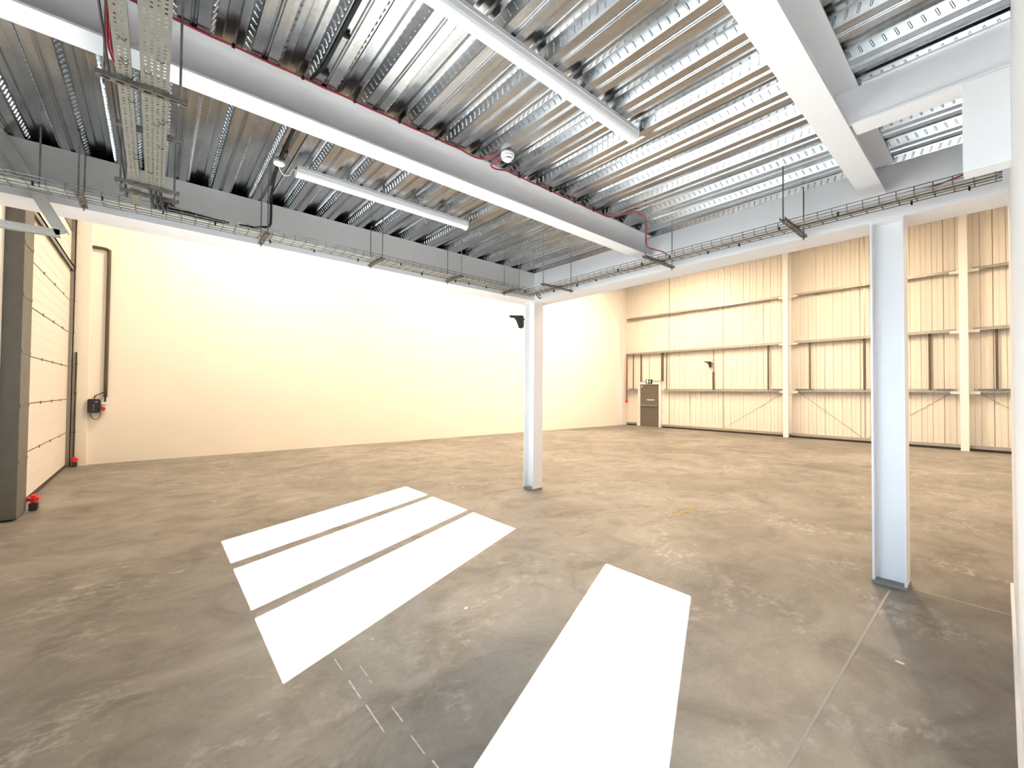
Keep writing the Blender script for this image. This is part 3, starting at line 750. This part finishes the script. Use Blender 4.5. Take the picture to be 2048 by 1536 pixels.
# red alarm cable along the joist
bm = bmesh.new(); yb = 2.885-0.0825; yc = yb-0.0085; zb_ = DECK-0.010
pts = [(-0.35, yc, zb_)] + [(x_*0.1, yc, zb_-0.002-0.002*(x_ % 3)) for x_ in range(-2, 18)] + [(1.82, yc, zb_-0.003), (1.93, yc-0.002, zb_-0.014), (2.02, yc-0.006, zb_-0.008), (2.065, yc-0.05, zb_-0.006), (2.085, 2.65, DECK-0.014)]
tube(bm, smoothpath(pts, 3), 0.006, 6)
rc = obj('alarm_cable', bm, 'red', None, 'red alarm cable clipped along the joist up to the smoke detector', 'cable')
for x_ in (-0.1, 0.3, 0.66, 0.98, 1.3, 1.6): obj('cable_clip', bxm(x_-0.008, x_+0.008, yb-0.017, yb-0.0005, zb_-0.012, zb_+0.007), 'black', rc)
bm = bmesh.new()
pts = [(2.145, 2.675, DECK-0.014), (2.125, yc-0.05, zb_-0.016), (2.115, yc-0.014, zb_-0.030), (2.17, yc-0.002, zb_-0.035), (2.25, yc, zb_-0.018)] + [(2.3+x_*0.1, yc, zb_-0.006-0.003*(x_ % 2)) for x_ in range(0, 13)] + [(3.60, yc, zb_-0.008), (3.74, yc-0.004, zb_-0.008), (3.80, yc-0.05, zb_-0.006), (3.82, 2.6, DECK-0.016), (3.84, 2.52, DECK-0.016), (3.93, 2.50, DECK-0.025), (4.030, 2.500, DECK-0.06), (4.034, 2.500, 3.3), (4.034, 2.490, 3.20), (4.10, 2.48, 3.185), (4.29, 2.45, 3.185), (4.38, 2.44, 3.16)]
tube(bm, smoothpath(pts, 3), 0.006, 6)
rc = obj('alarm_cable', bm, 'red', None, 'red alarm cable running from the smoke detector to the clad-wall basket', 'cable')
for x_ in (2.45, 2.85, 3.2, 3.5): obj('cable_clip', bxm(x_-0.008, x_+0.008, yb-0.017, yb-0.0005, zb_-0.016, zb_+0.006), 'black', rc)
bm = bmesh.new(); tube(bm, smoothpath([(4.46, -0.02, 3.215), (4.47, 0.012, 3.255), (4.46, 0.10, 3.235), (4.46, 0.25, 3.20), (4.45, 0.50, 3.165), (4.44, 0.8, 3.152)], 5), 0.006, 6)
obj('alarm_cable', bm, 'red', None, 'short red cable rising out of the clad-wall basket towards the partition', 'cable')
# black conduit on the deck
bc = empty('black_conduit', (0.72, 2.0, DECK-0.02), 'black conduit clipped under the deck between the joists, ending at the red cable', 'conduit')
bm = bmesh.new(); tube(bm, [(0.735, 0.9, DECK-0.012), (0.735, 2.62, DECK-0.012), (0.715, 2.70, DECK-0.012), (0.702, 2.774, DECK-0.014)], 0.011, 8); obj('pipe', bm, 'black', bc)
for y_ in (1.55, 2.30, 2.66): obj('saddle', bevbox(0.728, 0.775, y_-0.012, y_+0.012, DECK-0.028, DECK-0.0005, w=0.004), 'black', bc)
bc = empty('black_conduit', (0.77, 4.3, 3.13), 'black conduit from the round junction box down to the cream-wall basket', 'conduit')
bm = bmesh.new(); tube(bm, smoothpath([(0.745, 2.98, DECK-0.012), (0.75, 3.3, DECK-0.012), (0.76, 3.7, DECK-0.013), (0.765, 3.917, DECK-0.013)], 3), 0.011, 8); obj('pipe', bm, 'black', bc)
bm = bmesh.new(); tube(bm, smoothpath([(0.768, 4.013, DECK-0.014), (0.80, 4.35, DECK-0.014), (0.820, 4.50, DECK-0.016), (0.824, 4.575, DECK-0.05), (0.824, 4.59, 3.42), (0.824, 4.59, 3.26), (0.82, 4.60, 3.205), (0.80, 4.64, 3.19), (0.70, 4.67, 3.172), (0.58, 4.68, 3.160)], 5), 0.012, 8); obj('drop_pipe', bm, 'black', bc)
for y_ in (3.35, 3.75): obj('saddle', bevbox(0.745, 0.785, y_-0.012, y_+0.012, DECK-0.028, DECK-0.0005, w=0.004), 'black', bc)
jb = empty('junction_box', (0.765, 3.965, DECK-0.05), 'round white junction box under the deck feeding a batten light by white flex', 'junction box')
bm = bmesh.new(); lathe(bm, (0.765, 3.965, DECK), [(0.042, -0.001), (0.044, -0.030), (0.043, -0.034)], 24); obj('body', bm, 'plastic', jb)
bm = bmesh.new(); lathe(bm, (0.765, 3.965, DECK), [(0.036, -0.034), (0.036, -0.041), (0.030, -0.044)], 24); obj('cover', bm, 'plastic', jb)
bm = bmesh.new(); tube(bm, smoothpath([(0.765, 3.97, DECK-0.043), (0.775, 3.975, DECK-0.075), (0.81, 3.985, DECK-0.105), (0.85, 3.985, DECK-0.09), (0.865, 3.985, DECK-0.05), (0.885, 3.985, DECK-0.03), (0.905, 3.985, DECK-0.03)], 5), 0.0035, 6); obj('flex', bm, 'plastic', jb)
bm = bmesh.new(); tube(bm, [(0.87, 1.2, DECK-0.004), (0.87, 2.80, DECK-0.004)], 0.003, 5)
obj('thin_cable', bm, 'black', None, 'thin black cable on the deck beside the clipped black conduit', 'cable')
bm = bmesh.new(); tube(bm, [(0.848, 2.98, DECK-0.004), (0.849, 4.3, DECK-0.004), (0.849, 4.94, DECK-0.004)], 0.003, 5)
obj('thin_cable', bm, 'black', None, 'thin black cable on the deck passing the round junction box', 'cable')

# ------------------------------------------------------------------ security cameras
def cctv(p, facing, lab, s=1.0):
    """dome-less bullet camera: wall bracket along +facing, drooping body and sun shield"""
    t = empty('security_camera', p, lab, 'security camera', 'black security cameras')
    f = Vector((*facing, 0)).normalized(); sd2 = Vector((-f.y, f.x, 0)); p = Vector(p)
    Z = Vector((0, 0, 1))
    def sil(name, pts, w, m='black'):
        bm = bmesh.new(); A = [bm.verts.new(p+f*u*s+Z*v*s-sd2*w/2*s) for u, v in pts]; B = [bm.verts.new(p+f*u*s+Z*v*s+sd2*w/2*s) for u, v in pts]; n = len(pts)
        for i in range(n): bm.faces.new((A[i], A[(i+1) % n], B[(i+1) % n], B[i]))
        bm.faces.new(A); bm.faces.new(B[::-1]); obj(name, bm, m, t)
    bm = bmesh.new(); tube(bm, [p, p+f*0.012*s], 0.022*s, 10); obj('wall_plate', bm, 'black', t)
    bm = bmesh.new(); tube(bm, [p+f*0.012*s, p+f*0.05*s], 0.009*s, 8); obj('arm', bm, 'black', t)
    sil('body', [(0.045, 0.045), (0.045, -0.09), (0.06, -0.12), (0.09, -0.13), (0.115, -0.095), (0.145, -0.02), (0.18, 0.025), (0.18, 0.05)], 0.07)
    sil('sun_shield', [(0.05, 0.045), (0.05, 0.056), (0.20, 0.066), (0.245, 0.07), (0.258, 0.055), (0.245, 0.038), (0.19, 0.03), (0.15, 0.02), (0.12, 0.03)], 0.05)
    bm = bmesh.new(); c = p+f*0.108*s-Z*0.108*s; tube(bm, [c, c+f*0.010*s-Z*0.008*s], 0.015*s, 10); obj('lens', bm, 'blackbox', t)
cctv((4.735, 5.192, 2.83), (-0.50, 0.86), 'black security camera bracketed off the corner column of the mezzanine', 1.15)
cctv((XB-0.10, 8.08, 2.92), (-0.4, 0.9), 'small black security camera on the clad wall beyond the fire exit', 1.35)

# ------------------------------------------------------------------ services on the cream wall by the loading door
cb = empty('control_box', (-0.965, YW-0.13, 1.08), 'black door control box on the cream wall beside the loading door', 'control box')
obj('case', bevbox(-1.06, -0.87, YW-0.16, YW-0.1, 1.09, 1.38, w=0.012), 'blackbox', cb)
obj('back_plate', bxm(-1.05, -0.88, YW-0.1, YW, 1.11, 1.36), 'black', cb)
obj('display', bxm(-0.945, -0.905, YW-0.163, YW-0.159, 1.305, 1.335), 'frame', cb)
for k in range(3):
    bm = bmesh.new(); zc = 1.25-k*0.045; tube(bm, [(-0.965, YW-0.159, zc), (-0.965, YW-0.167, zc)], 0.012, 10); obj('button', bm, 'frame', cb)
bm = bmesh.new(); tube(bm, smoothpath([(-0.965, YW-0.08, 1.38), (-0.955, YW-0.05, 1.44), (-0.90, YW-0.03, 1.48), (-0.83, YW-0.03, 1.52)], 5), 0.009, 6); obj('feed_cable', bm, 'dkcable', cb)
bm = bmesh.new(); tube(bm, smoothpath([(-1.01, YW-0.10, 1.09), (-1.0, YW-0.08, 1.0), (-0.94, YW-0.07, 0.95), (-0.885, YW-0.07, 0.98), (-0.868, YW-0.06, 1.05), (-0.866, YW-0.05, 1.08)], 5), 0.007, 6); obj('loop_cable', bm, 'conduit', cb)
iso = empty('power_socket', (-0.81, YW, 1.12), 'white socket with a red industrial plug next to the black control box', 'socket')
obj('back_box', bevbox(-0.865, -0.765, YW-0.07, YW, 1.255, 1.315, w=0.01), 'plastic', iso)
obj('socket_body', bevbox(-0.855, -0.775, YW-0.09, YW, 1.10, 1.235, w=0.012), 'plastic', iso)
bm = bmesh.new(); tube(bm, [(-0.818, YW-0.09, 1.185), (-0.822, YW-0.16, 1.165)], 0.036, 14); obj('red_plug', bm, 'redpl', iso, label='red plug')
bm = bmesh.new(); tube(bm, smoothpath([(-1.28, YW-0.03, 4.60), (-1.05, YW-0.03, 4.60), (-0.90, YW-0.03, 4.60), (-0.84, YW-0.03, 4.59), (-0.805, YW-0.03, 4.55), (-0.80, YW-0.03, 4.45), (-0.80, YW-0.03, 3.0), (-0.80, YW-0.03, 1.42)], 4), 0.032, 10)
wc = obj('wall_conduit', bm, 'conduit', None, 'dark conduit bending down the cream wall to the red plug socket', 'conduit')
bm = bmesh.new(); tube(bm, [(-0.80, YW-0.03, 1.42), (-0.805, YW-0.03, 1.31)], 0.015, 8); obj('cable_tail', bm, 'dkcable', wc)

# ------------------------------------------------------------------ high bay lamps of the warehouse
LAMPS = [(2.0, 10.4), (7.0, 9.6), (12.0, 9.4), (15.2, 9.0), (9.5, 3.6), (13.6, 3.2), (10.0, -4.0), (15.0, -4.0)]
for i, (x_, y_) in enumerate(LAMPS):
    t = empty('high_bay_lamp', (x_, y_, 7.2), 'round black high bay lamp hung from the warehouse roof', 'lamp', 'high bay lamps')
    bm = bmesh.new(); lathe(bm, (x_, y_, 7.2), [(0.21, 0.02), (0.22, 0.05), (0.17, 0.12), (0.08, 0.16), (0.05, 0.24)], 24); obj('housing', bm, 'black', t)
    bm = bmesh.new(); lathe(bm, (x_, y_, 7.2), [(0.19, 0.012), (0.19, 0.02)], 24); obj('lens', bm, 'lamp', t)
    bm = bmesh.new(); tube(bm, [(x_, y_, 7.43), (x_, y_, H)], 0.008, 6); obj('hanging_rod', bm, 'galvdark', t)
    ld = bpy.data.lights.new('high_bay', 'AREA'); ld.shape = 'DISK'; ld.size = 0.4; ld.energy = LAMP_POWER; ld.color = LAMP_COLOR
    lo = bpy.data.objects.new('high_bay_light', ld); COL.objects.link(lo); lo.parent = t; lo.location = (0, 0, 0.0)
